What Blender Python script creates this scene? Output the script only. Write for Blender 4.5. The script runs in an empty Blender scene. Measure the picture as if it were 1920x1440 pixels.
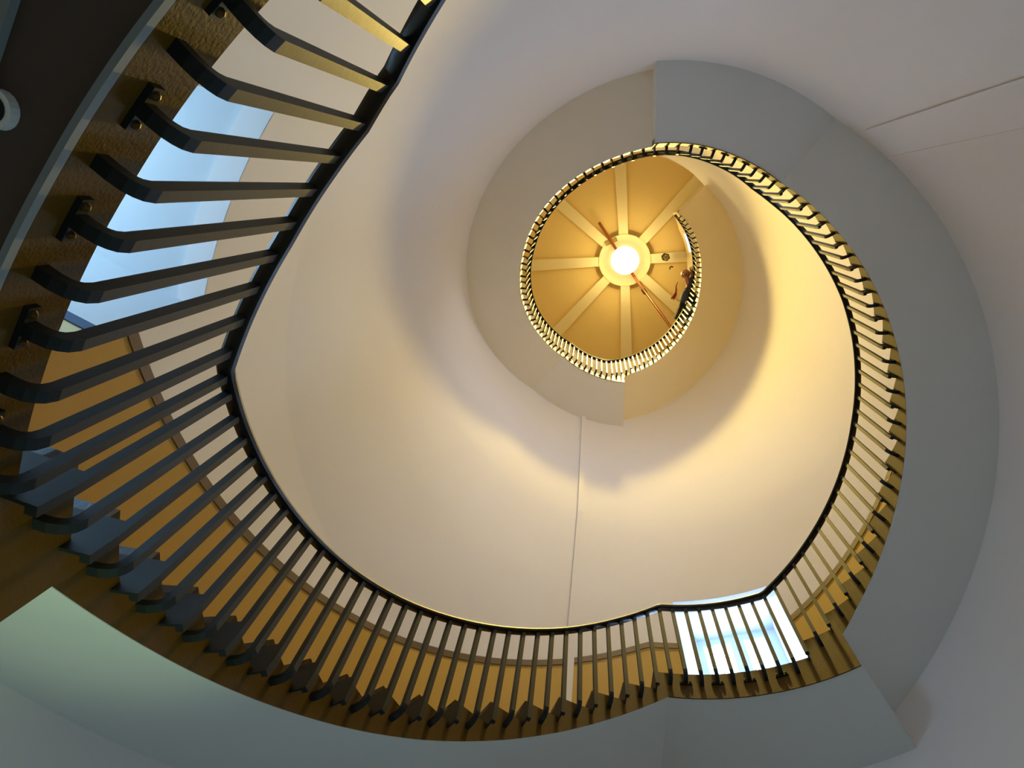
import bpy, bmesh, math, random
from mathutils import Vector, Matrix
random.seed(4)
C = bpy.context.scene.collection
PI = math.pi
S = 2.0          # metres per plan unit (radius of the open well is about one unit)
Z0 = 1.5         # camera height above the ground floor
R_ = math.radians

# ------------------------------------------------------------------ helpers
def W(x, y, z): return Vector((S*x, S*y, S*z + Z0))
def cyl(t, r, z): return W(r*math.cos(R_(t)), r*math.sin(R_(t)), z)
def interp(x, xs, ys):
    if x <= xs[0]: return ys[0]
    for i in range(1, len(xs)):
        if x <= xs[i]:
            u = (x-xs[i-1])/(xs[i]-xs[i-1]); return ys[i-1]*(1-u)+ys[i]*u
    return ys[-1]
def obj(name, bm_, mat, parent=None, smooth=False, **kw):
    me = bpy.data.meshes.new(name)
    bmesh.ops.recalc_face_normals(bm_, faces=bm_.faces[:])
    bm_.to_mesh(me); bm_.free()
    if smooth:
        for p in me.polygons: p.use_smooth = True
        me.set_sharp_from_angle(angle=math.radians(32))
    if mat: me.materials.append(mat)
    o = bpy.data.objects.new(name, me); C.objects.link(o)
    if parent: o.parent = parent
    for k, v in kw.items(): o[k] = v
    return o
def thing(name, label, cat, group=None, loc=(0, 0, 0)):
    o = bpy.data.objects.new(name, None); C.objects.link(o); o.location = loc
    o.empty_display_size = .1
    o['label'] = label; o['category'] = cat
    if group: o['group'] = group
    return o
def box(bm, P):          # eight corners: bottom four (loop), top four (loop)
    v = [bm.verts.new(p) for p in P]
    for f in ((0, 3, 2, 1), (4, 5, 6, 7), (0, 1, 5, 4), (1, 2, 6, 5), (2, 3, 7, 6), (3, 0, 4, 7)):
        bm.faces.new([v[i] for i in f])
def abox(bm, x0, x1, y0, y1, z0, z1):
    box(bm, [Vector(p) for p in ((x0, y0, z0), (x1, y0, z0), (x1, y1, z0), (x0, y1, z0), (x0, y0, z1), (x1, y0, z1), (x1, y1, z1), (x0, y1, z1))])
def sweep(bm, ts, section, cap=True):
    """section(t) -> list of points (closed loop); lofted over ts"""
    rings = [[bm.verts.new(p) for p in section(t)] for t in ts]
    n = len(rings[0])
    for a, b in zip(rings, rings[1:]):
        for i in range(n):
            j = (i+1) % n
            bm.faces.new((a[i], a[j], b[j], b[i]))
    if cap:
        bm.faces.new(rings[0][::-1]); bm.faces.new(rings[-1])
def frange(a, b, step):
    n = max(1, int(math.ceil(abs(b-a)/step - 1e-6)))
    return [a+(b-a)*i/n for i in range(n+1)]
def tube(bm, pts, r, n=8):
    pts = [Vector(p) for p in pts]
    rings = []
    up = Vector((0, 0, 1))
    for i, p in enumerate(pts):
        d = (pts[min(i+1, len(pts)-1)]-pts[max(i-1, 0)]).normalized()
        a = d.cross(up)
        if a.length < 1e-3: a = d.cross(Vector((1, 0, 0)))
        a.normalize(); b = d.cross(a)
        rr = r[i] if isinstance(r, (list, tuple)) else r
        rings.append([bm.verts.new(p+a*rr*math.cos(2*PI*k/n)+b*rr*math.sin(2*PI*k/n)) for k in range(n)])
    for A, B in zip(rings, rings[1:]):
        for k in range(n): bm.faces.new((A[k], A[(k+1) % n], B[(k+1) % n], B[k]))
    bm.faces.new(rings[0][::-1]); bm.faces.new(rings[-1])
def uvball(bm, c, r, sx=1, sy=1, sz=1, n=24):
    bmesh.ops.create_uvsphere(bm, u_segments=n, v_segments=n//2+2, radius=r,
                              matrix=Matrix.Translation(c) @ Matrix.Diagonal((sx, sy, sz, 1)))

# ------------------------------------------------------------------ materials
def mat(name, col, rough=.5, bump=0., bscale=20., var=0., vscale=3., metal=0., spec=.5, coat=0., bdist=.01, dark=None, detail=4.):
    m = bpy.data.materials.new(name); m.use_nodes = True
    nt = m.node_tree; b = nt.nodes['Principled BSDF']
    b.inputs['Base Color'].default_value = (*col, 1)
    b.inputs['Roughness'].default_value = rough
    b.inputs['Metallic'].default_value = metal
    b.inputs['Specular IOR Level'].default_value = spec
    b.inputs['Coat Weight'].default_value = coat
    b.inputs['Coat Roughness'].default_value = .08
    tc = nt.nodes.new('ShaderNodeTexCoord')
    if var:
        n = nt.nodes.new('ShaderNodeTexNoise'); n.inputs['Scale'].default_value = vscale; n.inputs['Detail'].default_value = 5
        nt.links.new(tc.outputs['Object'], n.inputs['Vector'])
        mx = nt.nodes.new('ShaderNodeMix'); mx.data_type = 'RGBA'
        mx.inputs[6].default_value = (*[c*(1-var) for c in col], 1) if dark is None else (*dark, 1)
        mx.inputs[7].default_value = (*[min(1, c*(1+var*.6)) for c in col], 1)
        nt.links.new(n.outputs['Fac'], mx.inputs[0]); nt.links.new(mx.outputs[2], b.inputs['Base Color'])
    if bump:
        n = nt.nodes.new('ShaderNodeTexNoise'); n.inputs['Scale'].default_value = bscale; n.inputs['Detail'].default_value = detail
        nt.links.new(tc.outputs['Object'], n.inputs['Vector'])
        bp = nt.nodes.new('ShaderNodeBump'); bp.inputs['Strength'].default_value = bump; bp.inputs['Distance'].default_value = bdist
        nt.links.new(n.outputs['Fac'], bp.inputs['Height']); nt.links.new(bp.outputs['Normal'], b.inputs['Normal'])
        if coat: nt.links.new(bp.outputs['Normal'], b.inputs['Coat Normal'])
    return m
def emit(name, col, st):
    m = bpy.data.materials.new(name); m.use_nodes = True
    nt = m.node_tree; nt.nodes.clear()
    e = nt.nodes.new('ShaderNodeEmission'); o = nt.nodes.new('ShaderNodeOutputMaterial')
    e.inputs[0].default_value = (*col, 1); e.inputs[1].default_value = st
    nt.links.new(e.outputs[0], o.inputs[0]); return m
M = dict(
    wall=mat('off_white_plaster', (.81, .785, .785), .75, .12, 6, .03, 1.5, spec=.25),
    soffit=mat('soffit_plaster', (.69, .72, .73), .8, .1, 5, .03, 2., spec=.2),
    bounce_soffit=mat('bounce_tinted_plaster', (.86, .74, .48), .8, .1, 5, .03, 2., spec=.2),  # yellow stands in for warm lamp bounce on the topmost soffit
    shaded_edge=mat('shaded_grey_edge', (.24, .27, .28), .7, .1, 8, .05, 3.),  # tone darkened to hold the shade on landing edge and trim
    half_bounce_soffit=mat('half_bounce_plaster', (.78, .73, .62), .8, .1, 5, .03, 2., spec=.2),  # milder painted-in lamp bounce for the upper flight and small landing
    dark_soffit=mat('dark_brown_soffit', (.09, .06, .045), .7, .1, 8, .2, 3.),  # much darker brown than the other soffits
    dado=mat('ochre_gloss_paint', (.42, .235, .012), .5, .35, 90, .06, 4., spec=.4, bdist=.002),
    brown=mat('brown_trim_paint', (.065, .028, .014), .45, .2, 40, .1, 6.),
    string=mat('ochre_brown_varnish', (.100, .050, .004), .46, .45, 120, .3, 5., spec=.14, coat=.0, bdist=.003, detail=8.),
    iron=mat('dark_teal_gloss_iron', (.014, .018, .020), .5, .25, 60, .2, 20., spec=.2, bdist=.002),
    rail=mat('black_gloss_rail', (.006, .006, .007), .38, .2, 30, spec=.3, bdist=.003),
    bounce_pale=mat('pale_bounce_surface', (.52, .47, .40), .6, .1, 12, .06, 3.),  # unseen tread and slab tops made pale to bounce lamp light upward
    tread=mat('dark_tread_paint', (.018, .028, .05), .3, .3, 40, .3, 8.),
    panel=mat('cream_ceiling_panel', (.80, .60, .24), .7, .1, 8, .06, 1.2),
    rib=mat('cream_ceiling_rib', (.84, .72, .42), .7, .1, 10, .03, 3.),
    lobby=mat('grey_lobby_paint', (.56, .59, .61), .6, .05, 10, .02, 3.),
    white=mat('white_gloss_paint', (.82, .83, .84), .45, .05, 10, .02, 3.),
    blue=mat('dark_blue_paint', (.02, .05, .12), .5, .1, 20, .1, 5.),
    cream=mat('daylit_ochre_paint', (.62, .50, .24), .5, .1, 20, .05, 5.),  # ochre with daylight painted in, for the lobby dado; also lantern glass
    copper=mat('copper_pipe', (.36, .10, .025), .35, .1, 40, .2, 20., metal=.6),
    brass=mat('tarnished_brass', (.30, .22, .05), .5, .2, 40, .3, 20., metal=.3),
    floor=mat('stone_floor', (.16, .18, .19), .5, .2, 8, .15, 2.),
    skin=mat('skin', (.48, .20, .12), .5, .1, 30, .1, 10.),
    navy=mat('navy_cloth', (.045, .06, .12), .85, .3, 60, .2, 20.),
    black=mat('black_cloth', (.012, .012, .014), .85, .3, 60, .2, 20.),
    red=mat('red_brown_cloth', (.30, .05, .02), .7, .2, 40, .2, 10.),
    globe=emit('globe_light', (1., .80, .40), 4.4),
    diffuser=emit('diffuser_light', (1., .76, .30), 70.),
)

# ------------------------------------------------------------------ geometry of the stair (plan units)
ANG = [(199.3, 94.3, 17), (62.8, -49.4, 18), (-83.8, -225.6, 22), (-262.5, -401., 22)]
DZ = [.0893, .0893, .0965, .0965]
FLO = [.583]
for (a, b, n), d in zip(ANG, DZ): FLO.append(FLO[-1]+n*d)      # A, B, C, D, E floors
FA = FLO[0]
def nose(t, clip=True):
    if t > 231: return FA-max(0, (t-235)/6.5625+.5)*.0893
    for i, (t0, t1, n) in enumerate(ANG):
        st = (t0-t1)/(n-1)
        if t >= t1-st/2-1e-6 or i == 3:
            if i and t > t0+st/2: return FLO[i]
            u = max(0, min(n, (t0-t)/st+.5)); return FLO[i]+u*DZ[i]
        if t > ANG[min(i+1, 3)][0]+ (ANG[min(i+1,3)][0]-ANG[min(i+1,3)][1])/(ANG[min(i+1,3)][2]-1)/2: return FLO[i+1]
    return FLO[-1]
ST = [(330, 1.0), (231, 1.0), (220, .997), (212, .9985), (201, 1.001), (183, 1.0), (160, 1.0), (138, 1.003), (118, .998), (105, .994), (92, .996), (77, .997), (62, 1.), (54.6, 1.), (50, .990), (38, .981), (30, .978), (17, .977), (-3, .9765), (-29, .9755), (-46, .978), (-58, .9755), (-80, .971), (-91, .9635), (-102, .951), (-112, .941), (-122, .931), (-132, .9195), (-142, .904), (-153, .882), (-165, .861), (-178, .848), (-189, .831), (-207, .807), (-225, .803), (-246, .803), (-262, .811), (-270.6, .816), (-276, .795), (-292, .803), (-310, .806), (-328, .817), (-350, .832), (-363, .853), (-375, .881), (-386, .908), (-395, .919), (-406, .917)][::-1]
RT = [(330, 1.009), (250, 1.02), (239.5, 1.0089), (231.2, .993), (227.6, .9778), (223.1, .9726), (216, .967), (209, .969), (196, .9715), (180, .972), (164, .972), (152, .968), (140, .961), (128, .956), (115, .9525), (102, .946), (91, .9455), (76, .946), (65, .944), (55, .948), (40, .948), (20, .946), (0, .955), (-12, .957), (-31, .948), (-46, .944), (-62, .955), (-74, .957), (-86, .954), (-92, .949), (-100, .934), (-110, .9165), (-120, .899), (-129, .886), (-140, .866), (-153, .839), (-164, .822), (-174, .8075), (-195, .779), (-212, .752), (-230, .740), (-250, .740), (-273, .7375), (-288, .740), (-304, .754), (-317, .762), (-330, .780), (-345, .796), (-360, .826), (-375, .858), (-390, .885), (-406, .90)][::-1]
def rs(t): return interp(t, [a for a, b in ST], [b for a, b in ST])
def rt(t): return interp(t, [a for a, b in RT], [b for a, b in RT])     # inner edge of the hand rail
NZ = [0., 2.1, 3.8, 6., 8.2]
RW = [1.374, 1.374, 1.294, 1.275, 1.23]
CX = [0, 0, .0256, .0403, .0197]; CY = [0, 0, -.0498, -.055, -.1156]
def rw(t, z):            # radius of the stairwell wall seen from the axis
    r = interp(z, NZ, RW); cx = interp(z, NZ, CX); cy = interp(z, NZ, CY)
    dx, dy = math.cos(R_(t)), math.sin(R_(t))
    b = cx*dx+cy*dy
    return b+math.sqrt(max(0, b*b-(cx*cx+cy*cy)+r*r))
DL, DF = .109, .1206     # depth of the string under the nosing line / of a landing edge
def low(t): return nose(t)-DL

def solid(bm, ta, tb, r0f, r1f, z0f, z1f, step=1.2):
    sweep(bm, frange(ta, tb, step), lambda t: [cyl(t, r0f(t), z0f(t)), cyl(t, r1f(t), z0f(t)), cyl(t, r1f(t), z1f(t)), cyl(t, r0f(t), z1f(t))])
def wall_solid(bm, ta, tb, r0f, z0f, z1f, step=2.2, back=.02):
    sweep(bm, frange(ta, tb, step), lambda t: [cyl(t, r0f(t), z0f(t)), cyl(t, rw(t, z0f(t))+back, z0f(t)), cyl(t, rw(t, z1f(t))+back, z1f(t)), cyl(t, r0f(t), z1f(t))])

# ------------------------------------------------------------------ flights and landings
fl_lab = ['lowest curved stair flight with dark risers, rising from the left landing',
          'middle curved stair flight rising along the right side of the well',
          'upper curved stair flight seen as the gold-edged left arc round the ceiling',
          'topmost curved stair flight seen closest round the right of the white globe lamp']
ENDLOW = [9.2, 7.9, 7.9, 7.9]
def flight(i):
    t0, t1, n = ANG[i]; st = (t0-t1)/(n-1); F = FLO[i]; D = DZ[i]
    root = thing('stair_flight', fl_lab[i], 'stair flight', 'flights of the winding staircase')
    tb0 = t0-ENDLOW[i]; tend = t1-(2.4 if i < 3 else 4)
    # outer string: sawtooth top, smooth lower edge
    bm = bmesh.new()
    for k in range(n):
        a = t0-k*st; b = t0-(k+1)*st
        if k == n-1: b = tend
        z1 = F+(k+1)*D
        def zl(t): return low(t) if t <= tb0+1e-6 else F-DF
        cuts = [a]+([tb0] if b < tb0 < a else [])+[b]
        for c, d in zip(cuts, cuts[1:]):
            zz = (lambda t: low(t)) if c <= tb0+1e-6 else (lambda t: F-.03)
            solid(bm, c, d, rs, lambda t: rs(t)+.03, zz, lambda t: z1)
    obj('outer_string', bm, M['string'], root)
    # plaster underside
    bm = bmesh.new()
    wall_solid(bm, tb0, tend, lambda t: rs(t)+.001, lambda t: low(t)-.0015, lambda t: low(t)+.035, 1.2)
    obj('plaster_soffit', bm, M[('soffit', 'soffit', 'half_bounce_soffit', 'bounce_soffit')[i]], root, smooth=True)
    for k in range(n):
        a = t0-k*st; b = t0-(k+1)*st
        if k == n-1: b = a-.6
        z = F+(k+1)*D
        bm = bmesh.new()
        wall_solid(bm, a, a-.5, lambda t: rs(t)+.012, lambda t: z-D, lambda t: z, 2.2, .01)
        obj('riser', bm, M['tread'], root)
        if k < n-1:
            bm = bmesh.new()
            wall_solid(bm, a-.52, b-.02, lambda t: rs(t)+.012, lambda t: z-.014, lambda t: z, 2.2, .01)
            obj('tread', bm, M['bounce_pale'], root)
    return root
for i in range(4): flight(i)
ld_lab = ['dark-undersided landing at the upper left beside the bluish doorway',
          'brown-edged landing at lower right in front of the bright doorway',
          'grey-soffited landing at the top of the well, above the middle flight',
          'small gold-edged landing below the globe lamp, meeting the vertical pipe casing']
def landing(i):
    F = FLO[i]
    if i == 0: ta, tb, tl = 235., 199.3, 199.3-ENDLOW[0]
    else: ta = ANG[i-1][1]-2.4+.0; tb = ANG[i][0]; tl = tb-ENDLOW[i]
    root = thing('stair_landing', ld_lab[i], 'landing', 'landings of the winding staircase')
    d = .088 if i == 0 else DF
    bm = bmesh.new()
    if i == 0:
        solid(bm, ta, tb, rs, lambda t: rs(t)+.03, lambda t: F-d, lambda t: F)
        solid(bm, tb, tl, rs, lambda t: rs(t)+.03, lambda t: F-d-.0, lambda t: F-.03)
    else:
        solid(bm, ta, tb, rs, lambda t: rs(t)+.03, lambda t: F-d, lambda t: F)
        solid(bm, tb, tl, rs, lambda t: rs(t)+.03, lambda t: F-d, lambda t: F-.03)
    obj('fascia', bm, M['string'], root)
    bm = bmesh.new()
    if i == 0:
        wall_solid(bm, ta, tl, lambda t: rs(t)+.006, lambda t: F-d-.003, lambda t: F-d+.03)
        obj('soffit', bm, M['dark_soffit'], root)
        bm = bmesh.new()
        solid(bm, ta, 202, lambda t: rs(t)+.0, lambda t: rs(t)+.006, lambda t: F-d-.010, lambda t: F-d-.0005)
        obj('plaster_edge', bm, M['shaded_edge'], root)
    else:
        wall_solid(bm, ta, tb, lambda t: rs(t)+.002, lambda t: F-d-.001, lambda t: F-.035)
        wall_solid(bm, tb, tl, lambda t: rs(t)+.002, lambda t: F-d-.001, lambda t: F+.058)
        obj('soffit', bm, M['half_bounce_soffit' if i == 3 else 'soffit'], root, smooth=True)
        bm = bmesh.new(); solid(bm, ta, tl, lambda t: rs(t)-.002, lambda t: rs(t)+.0019, lambda t: F-d-.004, lambda t: F-d+.006)
        obj('lower_bead', bm, M['string'], root)
    bm = bmesh.new()
    wall_solid(bm, ta, tb, lambda t: rs(t)+.012, lambda t: F-.03, lambda t: F)
    obj('floor_slab', bm, M['bounce_pale'], root)
for i in range(4): landing(i)
# flight below the first landing, down to the ground floor
root = thing('stair_flight', 'flight dropping out of view at the top left corner, below the first landing', 'stair flight', 'flights of the winding staircase')
bs, bt = bmesh.new(), bmesh.new()
for k in range(15):
    a = 235+6.5625*k
    z1 = FA-(k+1)*.0893
    solid(bs, a, a+6.5625, rs, lambda t: rs(t)+.03, lambda t: max(-.75, FA-.0893*((t-235)/6.5625+.5)-DL+.02), lambda t: max(z1, -.749)+.0005)
    wall_solid(bt, a-.2, a+6.9, lambda t: rs(t)+.012, lambda t: z1-.014, lambda t: max(z1, -.749)) if z1 > -.74 else None
obj('outer_string', bs, M['string'], root); obj('tread', bt, M['tread'], root)

# ------------------------------------------------------------------ balusters and rail
BW = .0067
def sq_path(bm, t, pts, w=BW, wt=BW):
    """square bar along pts (r, z) in the vertical plane at angle t"""
    dr = Vector((math.cos(R_(t)), math.sin(R_(t)), 0)); dt = Vector((-math.sin(R_(t)), math.cos(R_(t)), 0)); up = Vector((0, 0, 1))
    P = [W(0, 0, 0)+(dr*r+up*z)*S for r, z in pts]
    rings = []
    for i, p in enumerate(P):
        d = Vector((0, 0, 0))
        if i > 0: d += (p-P[i-1]).normalized()
        if i < len(P)-1: d += (P[i+1]-p).normalized()
        d.normalize(); nrm = dt.cross(d).normalized()
        rings.append([bm.verts.new(p+dt*wt*S*a+nrm*w*S*b) for a, b in ((-1, -1), (1, -1), (1, 1), (-1, 1))])
    for A, B in zip(rings, rings[1:]):
        for k in range(4): bm.faces.new((A[k], A[(k+1) % 4], B[(k+1) % 4], B[k]))
    bm.faces.new(rings[0][::-1]); bm.faces.new(rings[-1])
RH = .352                     # underside of the rail above the nosing line
def baluster(t, kind, L, parent, plate_lo=None):
    r0 = rs(t); rb = r0-.037
    top = (rt(t)+.014, nose(t)+RH)
    bm = bmesh.new()
    if kind == 'P':
        zlo = L-.024
        sq_path(bm, t, [(rb, zlo), (rb, zlo+.05), top])
        o = obj('baluster', bm, M['iron'], parent)
        pb = bmesh.new()
        sq_path(pb, t+.05, [(rb+.004, zlo+.046), (r0+.05, zlo+.046)], .042, .0022)
        obj('bracket_plate', pb, M['iron'], o)
    else:
        zf = L-(.05 if kind == 'T' else .056)
        q = .022
        pts = [(r0+.004, zf), (rb+q, zf)]+[(rb+q*(1-math.sin(a)), zf+q*(1-math.cos(a))) for a in (PI/12*2, PI/12*3.2, PI/12*4.4)]+[(rb, zf+q+.002), top]
        sq_path(bm, t, pts)
        o = obj('baluster', bm, M['iron'], parent)
        if kind == 'T':
            pb = bmesh.new()
            solid(pb, t-1.25, t+1.25, lambda x: r0-.006, lambda x: r0+.001, lambda x: zf-.007, lambda x: zf+.007, 1.3)
            p = obj('fixing_plate', pb, M['iron'], o)
            if L < 3:
                sb = bmesh.new()
                for s in (-.85, .85): uvball(sb, cyl(t+s, r0-.006, zf), .009, n=8)
                obj('screw', sb, M['string'], o)
    return o
bal_lab = ['black balustrade on the nearest landing at the upper left, its bars running widest apart',
           'dark balustrade curving round the bottom, along the lowest flight',
           'balustrade in front of the bright doorway on the lower right landing',
           'balustrade along the middle flight on the right side of the well',
           'balustrade on the landing at the top of the well, its bars bent over cream wall',
           'gold-lit balustrade along the upper flight, left of the ceiling opening',
           'gold-lit balustrade of the small landing directly below the globe lamp',
           'balustrade of the topmost flight at the right, where a person leans']
def rail_mesh(ta, tb):
    bm = bmesh.new()
    def sec(t):
        r = rt(t); z = nose(t)+RH
        prof_ = [(0.0, .010), (.002, .002), (.007, -.001), (.023, -.001), (.028, .003), (.030, .012), (.026, .021), (.015, .024), (.004, .020)]
        return [cyl(t, r+a, z+b) for a, b in prof_]
    sweep(bm, frange(ta, tb, 1.1), sec)
    return bm
def collar(ta, tb):       # thin brass-coloured moulding line on the inner top edge
    pass
seg = 0
def new_balustrade(ta, tb, items):
    global seg
    root = thing('balustrade', bal_lab[seg], 'balustrade', 'balustrades round the stairwell'); seg += 1
    obj('handrail', rail_mesh(ta, tb), M['rail'], root, smooth=True)
    for t, k, L in items: baluster(t, k, L, root)
items = [(201.6, 'F', FA)]
for j in range(12):
    items.append((204.4+3.3*j, 'T' if j % 2 == 0 else 'F', FA if 204.4+3.3*j < 235 else nose(204.4+3.3*j)-.04))
new_balustrade(248, 200.6, items)
for i in range(4):
    t0, t1, n = ANG[i]; st = (t0-t1)/(n-1); F = FLO[i]; D = DZ[i]
    items = []
    for k in range(n):
        items.append((t0-k*st, 'P', F+k*D))
        if k < n-1: items.append((t0-k*st-st/2, 'F', F+(k+1)*D))
    ta = 200.6 if i == 0 else t0+1.8
    tb = t1-1.5
    new_balustrade(ta, tb, items)
    if i < 3:
        u0, u1 = t1, ANG[i+1][0]; s2 = (u0-u1)/10
        new_balustrade(tb, u1+1.8, [(u0-s2*j, 'F' if j % 2 else 'T', FLO[i+1]) for j in range(1, 10)])

# ------------------------------------------------------------------ stairwell wall with two doorways
DA = (-142.1+360, -164.2+360, FA, 1.568)         # 217.9 .. 195.8
DB = (84.4, 62.6, FLO[1], 3.05)
FILL_W = (118., 62.6, -.45, .30)                      # added unseen ground-floor window, lights the soffits
FILL_W2 = (20., -30., -.75, .2)  # second added window, also out of view
ZTOP = FLO[4]
def inside(t, z, d):
    tt = (t-d[1]) % 360
    return 0 <= tt <= (d[0]-d[1]) and d[2] <= z <= d[3]
DC = (-56., -77.5, FLO[2], FLO[2]+.95)  # added doorway, hidden from view, daylight source for the walls
doors = [DA, DB, DC, FILL_W, FILL_W2]
ts = sorted(set([round(x % 360, 4) for x in [i*2.5 for i in range(144)]+[d[j] for d in doors for j in (0, 1)]]))
ts = [t for k, t in enumerate(ts) if not any(abs(t-q % 360) < .9 and abs(t-q % 360) > 1e-3 for d in doors for q in (d[0], d[1]))]
zs = sorted(set([-.75, 0, .6, 1.1, 1.9, 2.1, 2.6, 3.4, 3.8, 4.5, 5.2, 6., 6.8, 7.5, ZTOP]+[d[j] for d in doors for j in (2, 3)]))
bm = bmesh.new()
V = {(i, j): bm.verts.new(cyl(t, rw(t, z), z)) for i, t in enumerate(ts) for j, z in enumerate(zs)}
for i in range(len(ts)):
    i2 = (i+1) % len(ts); tm = (ts[i]+(ts[i2] if i2 else ts[i2]+360))/2
    for j in range(len(zs)-1):
        zm = (zs[j]+zs[j+1])/2
        if any(inside(tm, zm, d) for d in doors): continue
        bm.faces.new((V[i, j], V[i2, j], V[i2, j+1], V[i, j+1]))
wall = obj('wall_stairwell', bm, M['wall'], kind='structure', smooth=True)
# painted dado and its brown border
def dado(ta, tb):
    bm = bmesh.new()
    solid2 = lambda b, z0, z1, o1: sweep(b, frange(ta, tb, 1.6), lambda t: [cyl(t, rw(t, z0(t))-o1, z0(t)), cyl(t, rw(t, z0(t))+.002, z0(t)), cyl(t, rw(t, z1(t))+.002, z1(t)), cyl(t, rw(t, z1(t))-o1, z1(t))])
    solid2(bm, lambda t: nose(t)-.06, lambda t: nose(t)+.600, .004)
    obj('wall_dado', bm, M['dado'], kind='structure')
    bm = bmesh.new(); solid2(bm, lambda t: nose(t)+.600, lambda t: nose(t)+.634, .007)
    obj('trim_1', bm, M['brown'], kind='structure')
dado(235, DA[0]); dado(DA[1], DB[0]); dado(DB[1], DC[0]); dado(DC[1], -401)

# lobby boxes behind the doorways
def lobby(name, d, back, zc, extra):
    """back = two far corners (x, y) matching jambs d[0], d[1]"""
    p0 = [rw(d[0], d[2])*math.cos(R_(d[0])), rw(d[0], d[2])*math.sin(R_(d[0]))]
    p1 = [rw(d[1], d[2])*math.cos(R_(d[1])), rw(d[1], d[2])*math.sin(R_(d[1]))]
    q0, q1 = back
    def pl(nm, pts, m):
        bm = bmesh.new(); bm.faces.new([bm.verts.new(W(*p)) for p in pts]); return obj(nm, bm, m, kind='structure')
    z0, z1 = d[2], zc
    pl('wall_left', [(*p0, z0), (*q0, z0), (*q0, z1), (*p0, z1)], M['lobby'])
    pl('wall_right', [(*p1, z0), (*q1, z0), (*q1, z1), (*p1, z1)], M['lobby'])
    for nm, z, m in (('floor', z0, M['floor']), ('ceiling', z1, M['lobby'])):
        arc = [((rw(t, z)+.002)*math.cos(R_(t)), (rw(t, z)+.002)*math.sin(R_(t)), z) for t in frange(d[0], d[1], 2)]
        pl(nm, arc+[(*q1, z), (*q0, z)], m)
    return p0, p1
def quad_wall(nm, a, b, z0, z1, holes, m):
    """vertical wall from a to b with rectangular holes (u0,u1,z0,z1), u along a-b in 0..1"""
    us = sorted(set([0, 1]+[h[k] for h in holes for k in (0, 1)])); zz = sorted(set([z0, z1]+[h[k] for h in holes for k in (2, 3)]))
    bm = bmesh.new()
    P = lambda u, z: W(a[0]+(b[0]-a[0])*u, a[1]+(b[1]-a[1])*u, z)
    for u0, u1 in zip(us, us[1:]):
        for y0, y1 in zip(zz, zz[1:]):
            um, zm = (u0+u1)/2, (y0+y1)/2
            if any(h[0] < um < h[1] and h[2] < zm < h[3] for h in holes): continue
            bm.faces.new([bm.verts.new(P(*c)) for c in ((u0, y0), (u1, y0), (u1, y1), (u0, y1))])
    return obj(nm, bm, m, kind='structure')
wn = [0]
def window(a, b, u0, u1, z0, z1, out, emat, bars=(1, 2), fr=.018):
    """sash window in wall a-b; out = outward unit normal (plan)"""
    wn[0] += 1
    root = bpy.data.objects.new('window_%d' % wn[0], None); C.objects.link(root); root['kind'] = 'structure'
    P = lambda u, z, o: W(a[0]+(b[0]-a[0])*u+out[0]*o, a[1]+(b[1]-a[1])*u+out[1]*o, z)
    Lw = math.hypot(b[0]-a[0], b[1]-a[1]); fu = fr/Lw
    def bar(bm, ua, ub, za, zb, o0=-.008, o1=.03):
        box(bm, [P(ua, za, o0), P(ub, za, o0), P(ub, za, o1), P(ua, za, o1), P(ua, zb, o0), P(ub, zb, o0), P(ub, zb, o1), P(ua, zb, o1)])
    bm = bmesh.new()
    bar(bm, u0, u0+fu, z0, z1); bar(bm, u1-fu, u1, z0, z1); bar(bm, u0+fu, u1-fu, z0, z0+fr); bar(bm, u0+fu, u1-fu, z1-fr, z1)
    for k in range(1, bars[0]+1):
        uc = u0+(u1-u0)*k/(bars[0]+1); bar(bm, uc-fu*.25, uc+fu*.25, z0+fr, z1-fr, .01, .025)
    for k in range(1, bars[1]+1):
        zc = z0+(z1-z0)*k/(bars[1]+1); bar(bm, u0+fu, u1-fu, zc-fr*.25, zc+fr*.25, .01, .025)
    obj('window_frame', bm, M['white'], root)
    bm = bmesh.new()
    bar(bm, u0+fu*.5, u1-fu*.5, z0+fr*.5, z1-fr*.5, .017, .020)
    obj('window_pane', bm, emat, root)
    return root
dayB = emit('daylight_pane_b', (.45, .66, 1.0), 40.)
dayA = emit('daylight_pane_a', (.42, .70, 1.0), 17.)
# doorway B lobby
B0, B1 = (.371, 1.907), (.815, 1.781)
lobby('b', DB, (B0, B1), 3.6, None)
dx, dy = B1[0]-B0[0], B1[1]-B0[1]; L = math.hypot(dx, dy); nb = (-dy/L, dx/L)
def uB(x, y): return ((x-B0[0])*dx+(y-B0[1])*dy)/(L*L)
w1 = (uB(.400, 1.899), uB(.555, 1.856), 2.45, 3.536); w2 = (uB(.627, 1.835), uB(.756, 1.798), 2.45, 3.536)
quad_wall('wall_back', B0, B1, DB[2], 3.6, [w1, w2], M['lobby'])
for w in (w1, w2): window(B0, B1, *w, nb, dayB)
# doorway A lobby
dA = (math.cos(R_(206.9)), math.sin(R_(206.9)))
pA0 = (1.374*math.cos(R_(DA[0])), 1.374*math.sin(R_(DA[0]))); pA1 = (1.374*math.cos(R_(DA[1])), 1.374*math.sin(R_(DA[1])))
A0 = (pA0[0]+dA[0]*.75, pA0[1]+dA[1]*.75); A1 = (pA1[0]+dA[0]*.75, pA1[1]+dA[1]*.75)
lobby('a', DA, (A0, A1), 1.58, None)
quad_wall('wall_back', A0, A1, DA[2], 1.58, [(.15, .85, .95, 1.55)], M['white'])
window(A0, A1, .15, .85, .95, 1.55, dA, dayA)
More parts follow.
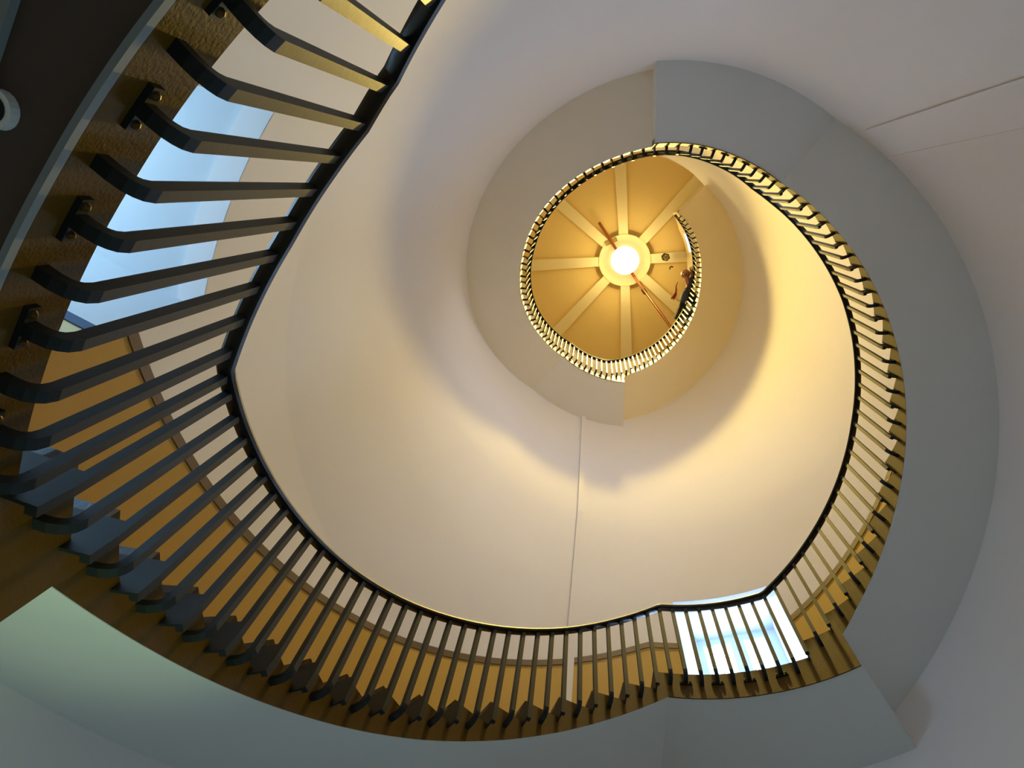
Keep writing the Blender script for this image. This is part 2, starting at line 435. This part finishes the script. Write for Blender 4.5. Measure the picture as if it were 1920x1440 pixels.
# added, unseen doorway C lobby whose pane lights the left wall
dC = (math.cos(R_(-66.75)), math.sin(R_(-66.75)))
pC = [(rw(t, DC[2])*math.cos(R_(t)), rw(t, DC[2])*math.sin(R_(t))) for t in DC[:2]]
C0, C1 = [(p[0]+dC[0]*.5, p[1]+dC[1]*.5) for p in pC]
lobby('c', DC, (C0, C1), DC[3]+.2, None)
quad_wall('wall_back', C0, C1, DC[2], DC[3]+.2, [(.08, .92, DC[2]+.2, DC[3]+.1)], M['white'])
window(C0, C1, .08, .92, DC[2]+.2, DC[3]+.1, dC, emit('fill_pane_c', (.72, .80, .95), 30.))
# ochre dado (daylight paled into its colour) with dark blue border on the lobby wall beside the first doorway
for nm, z0, z1, m, o in (('wall_dado', FA, 1.19, 'cream', .004), ('trim_1', 1.19, 1.225, 'blue', .007)):
    bm = bmesh.new(); nx, ny = -dA[1], dA[0]
    if (nx*(pA0[0]-pA1[0])+ny*(pA0[1]-pA1[1])) < 0: nx, ny = -nx, -ny
    pts = [(pA1[0], pA1[1]), (A1[0], A1[1]), (A1[0]+nx*o, A1[1]+ny*o), (pA1[0]+nx*o, pA1[1]+ny*o)]
    box(bm, [W(*p, z0) for p in pts]+[W(*p, z1) for p in pts]); obj(nm, bm, M[m], kind='structure')
# lintels over the two doorways (thickness of the wall)
for d, top in ((DA, 1.60), (DB, 3.6), (DC, DC[3]+.2)):
    bm = bmesh.new()
    sweep(bm, frange(d[0], d[1], 2), lambda t: [cyl(t, rw(t, d[3])+.0015, d[3]), cyl(t, rw(t, d[3])+.07, d[3]), cyl(t, rw(t, top)+.07, top), cyl(t, rw(t, top)+.0015, top)])
    obj('wall_lintel', bm, M['wall'], kind='structure')
# added unseen ground-floor windows lighting the soffits, and floor
for d, em in ((FILL_W, emit('fill_pane_g', (.34, .72, .92), 1.8)), (FILL_W2, emit('fill_pane_h', (.40, .70, .95), .7))):
    a = (1.374*math.cos(R_(d[0])), 1.374*math.sin(R_(d[0]))); b = (1.374*math.cos(R_(d[1])), 1.374*math.sin(R_(d[1])))
    mt = (d[0]+d[1])/2; out = (math.cos(R_(mt)), math.sin(R_(mt)))
    sag = 1.374*(1-math.cos(R_((d[0]-d[1])/2)))+.02
    a2 = (a[0]+out[0]*sag, a[1]+out[1]*sag); b2 = (b[0]+out[0]*sag, b[1]+out[1]*sag)
    for (p, q) in ((a, a2), (b, b2)):
        bm = bmesh.new(); bm.faces.new([bm.verts.new(W(*c)) for c in ((*p, d[2]), (*q, d[2]), (*q, d[3]), (*p, d[3]))]); obj('wall_reveal', bm, M['wall'], kind='structure')
    for z in (d[2], d[3]):
        bm = bmesh.new(); vs = [bm.verts.new(cyl(t, rw(t, z), z)) for t in frange(d[0], d[1], 4)]+[bm.verts.new(W(*b2, z)), bm.verts.new(W(*a2, z))]
        bm.faces.new(vs); obj('wall_reveal', bm, M['wall'], kind='structure')
    window(a2, b2, 0, 1, d[2], d[3], out, em, (3, 2), .03)
bm = bmesh.new(); bmesh.ops.create_circle(bm, cap_ends=True, segments=72, radius=1.40*S, matrix=Matrix.Translation(W(0, 0, -.75)))
obj('floor', bm, M['floor'], kind='structure')

# pipe casings on the wall
def casing(t0, t1, z0, z1, d, label, name='pipe_casing', beads=False):
    root = thing(name, label, 'pipe casing')
    bm = bmesh.new()
    zz = frange(z0, z1, .25)
    rings = [[bm.verts.new(cyl(t, rw(t, z)-o, z)) for t, o in ((t0, -.004), (t0, d), (t1, d), (t1, -.004))] for z in zz]
    for A, B in zip(rings, rings[1:]):
        for k in range(4): bm.faces.new((A[k], A[(k+1) % 4], B[(k+1) % 4], B[k]))
    bm.faces.new(rings[0]); bm.faces.new(rings[-1])
    obj('casing_board', bm, M['wall'], root)
    if beads:
        for tc in (t0, t1):
            bm = bmesh.new()
            rings = [[bm.verts.new(cyl(t, rw(t, z)-o, z)) for t, o in ((tc+.3, d-.002), (tc+.3, d+.004), (tc-.3, d+.004), (tc-.3, d-.002))] for z in zz]
            for A, B in zip(rings, rings[1:]):
                for k in range(4): bm.faces.new((A[k], A[(k+1) % 4], B[(k+1) % 4], B[k]))
            obj('edge_bead', bm, M['wall'], root)
casing(107.6, 105.9, nose(106.5)-.02, FLO[3]-DF, .022, 'narrow vertical pipe casing running down the pale wall below the small landing')
casing(-40.2, -47.2, 1.0, FLO[2]-.30, .006, 'broad shallow wall casing with beaded edges at the upper right', beads=True)
def ray(px, py, z):
    f, ax, ay = 1234.732656, .353658, .60926
    X = (.993741, -.027682, .108221); Y = (0., -.968809, -.247808); U = (.111706, .246257, -.962746)
    d = ((px-960)/f, (720-py)/f, -1.)
    dot = lambda a, b: sum(i*j for i, j in zip(a, b))
    w = dot(d, U); return (dot(d, X)/w*z-ax, dot(d, Y)/w*z-ay, z)
# round fitting under the first landing
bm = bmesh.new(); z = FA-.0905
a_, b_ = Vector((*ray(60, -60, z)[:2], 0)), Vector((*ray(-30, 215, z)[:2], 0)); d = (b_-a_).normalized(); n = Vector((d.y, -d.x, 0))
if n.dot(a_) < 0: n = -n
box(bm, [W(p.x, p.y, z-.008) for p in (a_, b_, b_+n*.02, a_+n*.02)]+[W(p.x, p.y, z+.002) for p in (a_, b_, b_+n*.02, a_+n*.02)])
obj('trim_2', bm, M['shaded_edge'], kind='structure')
root = thing('downlight', 'small round dark ceiling fitting under the nearest landing at the far left', 'light fitting')
bm = bmesh.new(); c = W(*ray(4, 206, FA-.091))
tube(bm, [c+Vector((0, 0, .01)), c+Vector((0, 0, -.018))], .03, 20); obj('housing', bm, M['white'], root)
bm = bmesh.new(); tube(bm, [c+Vector((0, 0, -.010)), c+Vector((0, 0, -.020))], .021, 20); obj('lens', bm, M['black'], root)

# ------------------------------------------------------------------ top room: ceiling with eight ribs
HX, HY, ZC = .150, -.022, 9.2
RC = 1.40
def hub(a, r, z): return W(HX+r*math.cos(R_(a)), HY+r*math.sin(R_(a)), z)
bm = bmesh.new()
vs = [[bm.verts.new(hub(a, RC, z)) for z in (ZTOP, ZC+.05)] for a in frange(0, 356, 4)]
for i in range(len(vs)):
    A, B = vs[i], vs[(i+1) % len(vs)]; bm.faces.new((A[0], B[0], B[1], A[1]))
obj('wall_top', bm, M['wall'], kind='structure', smooth=True)
bm = bmesh.new()                      # ledge between shaft and top room
vs = [(bm.verts.new(cyl(t, rw(t, ZTOP), ZTOP)), bm.verts.new(cyl(t, 1.75, ZTOP))) for t in frange(0, 357, 3)]
for i in range(len(vs)):
    A, B = vs[i], vs[(i+1) % len(vs)]; bm.faces.new((A[0], A[1], B[1], B[0]))
obj('floor_top', bm, M['floor'], kind='structure')
bm = bmesh.new(); bmesh.ops.create_circle(bm, cap_ends=True, segments=96, radius=1.41*S, matrix=Matrix.Translation(W(HX, HY, ZC+.045)))
obj('ceiling', bm, M['panel'], kind='structure')
RIBA = [-4, 41, 86.5, 132, 176.5, -140, -95, -49]
for a in RIBA:
    bm = bmesh.new(); d = Vector((math.cos(R_(a)), math.sin(R_(a)), 0)); n = Vector((-d.y, d.x, 0))
    P = []
    for z in (ZC-.05, ZC+.046):
        for r, w in ((.25, .060), (1.40, .078)):
            for s in (-1, 1): P.append(hub(a, r, z)+n*w*S*s)
    box(bm, [P[0], P[2], P[3], P[1], P[4], P[6], P[7], P[5]])
    obj('ceiling_beam', bm, M['rib'], kind='structure')
bm = bmesh.new(); bmesh.ops.create_cone(bm, cap_ends=True, segments=48, radius1=.345*S, radius2=.345*S, depth=.11*S, matrix=Matrix.Translation(W(HX, HY, ZC-.004)))
obj('ceiling_boss', bm, M['rib'], kind='structure')
# lowered curved bulkhead on the right side of the top room
bm = bmesh.new()
def sec(a):
    r = interp(a, [-46, -30, 0, 20, 38], [.86, .80, .82, .88, 1.0])
    return [hub(a, r, ZC-.06), hub(a, r+.03, 8.85), hub(a, RC+.02, 8.55), hub(a, RC+.02, ZC-.0)]
sweep(bm, frange(-46, 38, 3), sec); obj('ceiling_bulkhead', bm, M['rib'], kind='structure')
# glowing strip added on the bulkhead face to give bright specks
wn[0] += 1
root = bpy.data.objects.new('window_%d' % wn[0], None); C.objects.link(root); root['kind'] = 'structure'
bm = bmesh.new()
sweep(bm, frange(-26, -9, 2), lambda a: [hub(a, interp(a, [-46, -30, 0], [.86, .80, .82])+o, z) for o, z in ((.006, 8.95), (.02, 8.85), (.04, 8.85), (.03, 8.95))])
obj('window_pane', bm, emit('glow_strip_top', (.75, .88, 1.), 1.2), root)

# globe lamp
lx, ly, lz = .143, -.035, 8.95
root = thing('globe_lamp', 'glowing white globe lamp hanging at the centre of the ribbed ceiling', 'lamp')
bm = bmesh.new(); uvball(bm, W(lx, ly, lz), .185*S, n=48); obj('glass_globe', bm, M['globe'], root, smooth=True)
bm = bmesh.new(); tube(bm, [W(lx, ly, lz-.186), W(lx, ly, lz-.184)], .30, 40); obj('glass_diffuser', bm, M['diffuser'], root)
bm = bmesh.new(); tube(bm, [W(HX, HY, ZC-.05), W(lx, ly, lz+.17)], .04, 16); obj('lamp_stem', bm, M['brass'], root)
# copper pipe across the ceiling
root = thing('copper_pipe', 'thin copper pipe crossing the ceiling behind the globe and down to the right', 'pipe')
pa, pb, pc = ray(1123, 417, 9.12), ray(1190, 520, 9.05), ray(1283, 648, 7.6)
bm = bmesh.new(); tube(bm, [W(*pa), W(*ray(1157, 470, 9.09)), W(*pb)], .036, 12); tube(bm, [W(*pb), W(*pc)], .034, 12)
obj('pipe_run', bm, M['copper'], root, smooth=True)
bm = bmesh.new(); q = Vector(W(*ray(1208, 546, 8.85))); dd = (W(*pc)-W(*pb)).normalized(); tube(bm, [q-dd*.09, q+dd*.09], .055, 12)
obj('pipe_coupling', bm, M['black'], root)
bm = bmesh.new()
e1, e2 = W(*ray(1135, 458, 9.135)), W(*ray(1157, 448, 9.135)); d = (e2-e1).normalized(); n = d.cross(Vector((0, 0, 1)))*.06
box(bm, [e1-n, e2-n, e2+n, e1+n]+[p+Vector((0, 0, .03)) for p in (e1-n, e2-n, e2+n, e1+n)])
obj('wall_bracket', bm, M['brass'], root)
# hexagonal lantern at the end of the right-hand rib
root = thing('hexagonal_lantern', 'small dark-framed hexagonal lantern on the ceiling right of the globe', 'lantern')
c = W(*ray(1248, 482, 8.98)); bm = bmesh.new()
ring = []
for r, z in ((.105, -.10), (.085, -.10), (.105, .12)):
    ring.append([bm.verts.new(c+Vector((r*math.cos(k*PI/3+.2), r*math.sin(k*PI/3+.2), z))) for k in range(6)])
for k in range(6):
    j = (k+1) % 6
    bm.faces.new((ring[0][k], ring[0][j], ring[1][j], ring[1][k])); bm.faces.new((ring[0][k], ring[0][j], ring[2][j], ring[2][k]))
bm.faces.new(ring[2])
obj('lantern_frame', bm, M['black'], root)
bm = bmesh.new(); tube(bm, [c+Vector((0, 0, -.09)), c+Vector((0, 0, .1))], .082, 6); obj('lantern_glass', bm, M['cream'], root)
bm = bmesh.new(); tube(bm, [c+Vector((.0, .0, -.115)), c+Vector((.0, .0, -.09))], .05, 16); obj('lantern_bulb', bm, M['brass'], root)
# dark hook and red-brown hanging strip near the person
bm = bmesh.new(); tube(bm, [W(*ray(*p, 8.45)) for p in ((1256, 505), (1256.5, 501), (1259, 499.5), (1262, 501))], .015, 8)
o = obj('ceiling_hook', bm, M['black']); o['label'] = 'tiny dark hook on the cream bulkhead between lantern and person'; o['category'] = 'hook'
bm = bmesh.new()
tube(bm, [W(*ray(*p, 8.40)) for p in ((1271, 529), (1267.5, 536), (1268, 543), (1267, 549), (1262, 558), (1258, 560))], [.008, .014, .02, .025, .05, .01], 8)
tube(bm, [W(*ray(*p, 8.40)) for p in ((1268, 543), (1267.5, 552), (1263, 563))], [.01, .025, .01], 8)
o = obj('hanging_ribbon', bm, M['red']); o['label'] = 'thin red-brown ribbon hanging on the cream bulkhead beside the person'; o['category'] = 'ribbon'

# ------------------------------------------------------------------ person leaning over the top rail
def skin_obj(name, verts, edges, radii, m, parent, sub=2):
    me = bpy.data.meshes.new(name); me.from_pydata([tuple(v) for v in verts], edges, []); me.materials.append(m)
    o = bpy.data.objects.new(name, me); C.objects.link(o); o.parent = parent
    md = o.modifiers.new('skin', 'SKIN'); md.use_smooth_shade = True
    for i, sv in enumerate(me.skin_vertices[0].data):
        sv.radius = radii[i] if isinstance(radii[i], tuple) else (radii[i], radii[i]); sv.use_root = (i == 0); sv.use_loose = False
    s = o.modifiers.new('sub', 'SUBSURF'); s.levels = sub; s.render_levels = sub
    return o
person = thing('person', 'person in a dark blue top leaning over the topmost railing at the right', 'person')
tp = -331.
def pp(t, r, z): return cyl(t, r, z)
n0 = 6.93
hd = W(*ray(1285.5, 514, 7.66))
sh = pp(-344, .835, 7.53); pel = pp(-330, .845, n0+.47)
chest = pel.lerp(sh, .72)
tdir = (sh-pel).normalized(); side = tdir.cross(Vector((0, 0, 1))).normalized()
rad = Vector((math.cos(R_(-343)), math.sin(R_(-343)), 0)); tan = Vector((-rad.y, rad.x, 0))
shL, shR = sh+rad*.10+tan*.10, sh-rad*.10-tan*.02
hipL, hipR = pel+tan*.09, pel-tan*.09
kneeL, kneeR = pp(-326, .875, n0+.16), pp(-335, .875, n0+.22)
ankL, ankR = pp(-326, .885, n0-.04), pp(-336, .885, n0+.05)
elL, elR = pp(-338, .80, 7.47), pp(-352, .83, 7.60)
haL, haR = pp(-345, .792, 7.52), W(*ray(1297, 511, 7.58))
verts = [pel, chest, sh, sh.lerp(hd, .45), hd, shL, elL, haL, shR, elR, haR, hipL, kneeL, ankL, hipR, kneeR, ankR]
edges = [(0, 1), (1, 2), (2, 3), (3, 4), (2, 5), (5, 6), (6, 7), (2, 8), (8, 9), (9, 10), (0, 11), (11, 12), (12, 13), (0, 14), (14, 15), (15, 16)]
radii = [.12, .13, .10, .055, .085, .06, .042, .03, .06, .042, .03, .085, .06, .045, .085, .06, .045]
for h, e in ((7, elL), (10, elR)):      # fingers
    hp = verts[h]; d = (hp-e).normalized(); s_ = d.cross(Vector((0, 0, 1))).normalized()
    for k, (off, ln) in enumerate(((-.035, .07), (-.012, .085), (.012, .08), (.033, .065))):
        i = len(verts); verts += [hp+d*.06+s_*off, hp+d*(.06+ln)+s_*off*1.2-Vector((0, 0, .02))]
        edges += [(h, i), (i, i+1)]; radii += [.011, .009]
    i = len(verts); verts += [hp+d*.02+s_*.05, hp+d*.06+s_*.085]; edges += [(h, i), (i, i+1)]; radii += [.012, .010]
skin_obj('body', verts, edges, radii, M['skin'], person, 1)
jv = [pel, chest, sh, sh.lerp(hd, .25), shL, elL, elL.lerp(haL, .8), shR, elR, elR.lerp(haR, .7)]
skin_obj('jacket', jv, [(0, 1), (1, 2), (2, 3), (2, 4), (4, 5), (5, 6), (2, 7), (7, 8), (8, 9)], [.20, .21, .165, .08, .085, .065, .05, .085, .065, .05], M['navy'], person)
tv = [pel, hipL, kneeL, ankL, hipR, kneeR, ankR]
skin_obj('trousers', tv, [(0, 1), (1, 2), (2, 3), (0, 4), (4, 5), (5, 6)], [.19, .16, .13, .08, .16, .13, .08], M['black'], person)
bm = bmesh.new(); uvball(bm, hd, .115, .92, .9, 1.08, 20)
obj('head', bm, M['skin'], person, smooth=True)
fd = (W(.15, 0, 6.5)-hd).normalized(); rgt = fd.cross(Vector((0, 0, 1))).normalized(); upv = rgt.cross(fd)
bm = bmesh.new()
for s in (-1, 1): uvball(bm, hd+fd*.1+rgt*.038*s+upv*.02, .013, n=8)
tube(bm, [hd+fd*.103-rgt*.03-upv*.05, hd+fd*.11-upv*.054, hd+fd*.103+rgt*.03-upv*.05], .007, 6)
obj('facial_features', bm, M['black'], person)
bm = bmesh.new(); tube(bm, [hd+fd*.1+upv*.02, hd+fd*.135-upv*.018], [.008, .018], 8)
for s in (-1, 1): uvball(bm, hd+rgt*.108*s, .028, .5, .8, 1., 8)
obj('nose_and_ears', bm, M['skin'], person, smooth=True)
bm = bmesh.new()
for a in (ankL, ankR): uvball(bm, a+Vector((0, 0, -.04))-rad*.05, .075, 1.5, .8, .55, 12)
obj('shoes', bm, M['black'], person, smooth=True)

# ------------------------------------------------------------------ lights
def light(kind, name, loc, energy, col, target=None, **kw):
    l = bpy.data.lights.new(name, kind); l.energy = energy; l.color = col
    for k, v in kw.items(): setattr(l, k, v)
    o = bpy.data.objects.new(name, l); C.objects.link(o); o.location = loc
    if target is not None: o.rotation_euler = (Vector(target)-Vector(loc)).to_track_quat('-Z', 'Y').to_euler()
    return o
light('SPOT', 'hall_lamp_light', cyl(196, .74, -.30), 70, (.70, 1., .52), cyl(185, 1.03, .66), spot_size=R_(34), spot_blend=.9, shadow_soft_size=.12)

light('SPOT', 'globe_downlight', W(lx, ly, lz-.20), 6900, (1., .71, .17), W(lx+.02, ly, 0), spot_size=R_(64), spot_blend=1., shadow_soft_size=.28)
w = bpy.data.worlds.new('world'); bpy.context.scene.world = w; w.use_nodes = True
w.node_tree.nodes['Background'].inputs[0].default_value = (.5, .65, .9, 1); w.node_tree.nodes['Background'].inputs[1].default_value = .3

# ------------------------------------------------------------------ camera
cam = bpy.data.cameras.new('camera'); co = bpy.data.objects.new('camera', cam); C.objects.link(co)
cam.sensor_width = 36; cam.lens = 36*1234.7/1920; cam.clip_start = .02; cam.clip_end = 200
Rm = Matrix(((.993741, -.027682, .108221), (0., -.968809, -.247808), (.111706, .246257, -.962746)))
co.matrix_world = Matrix.Translation(W(-.353658, -.60926, 0)) @ Rm.to_4x4()
sc = bpy.context.scene; sc.camera = co
sc.view_settings.view_transform = 'Standard'; sc.view_settings.look = 'None'; sc.view_settings.gamma = 1
sc.view_settings.exposure = 0.0; sc.view_settings.use_curve_mapping = False
sc.cycles.max_bounces = 8; sc.cycles.diffuse_bounces = 6; sc.cycles.glossy_bounces = 2; sc.cycles.adaptive_threshold = .02
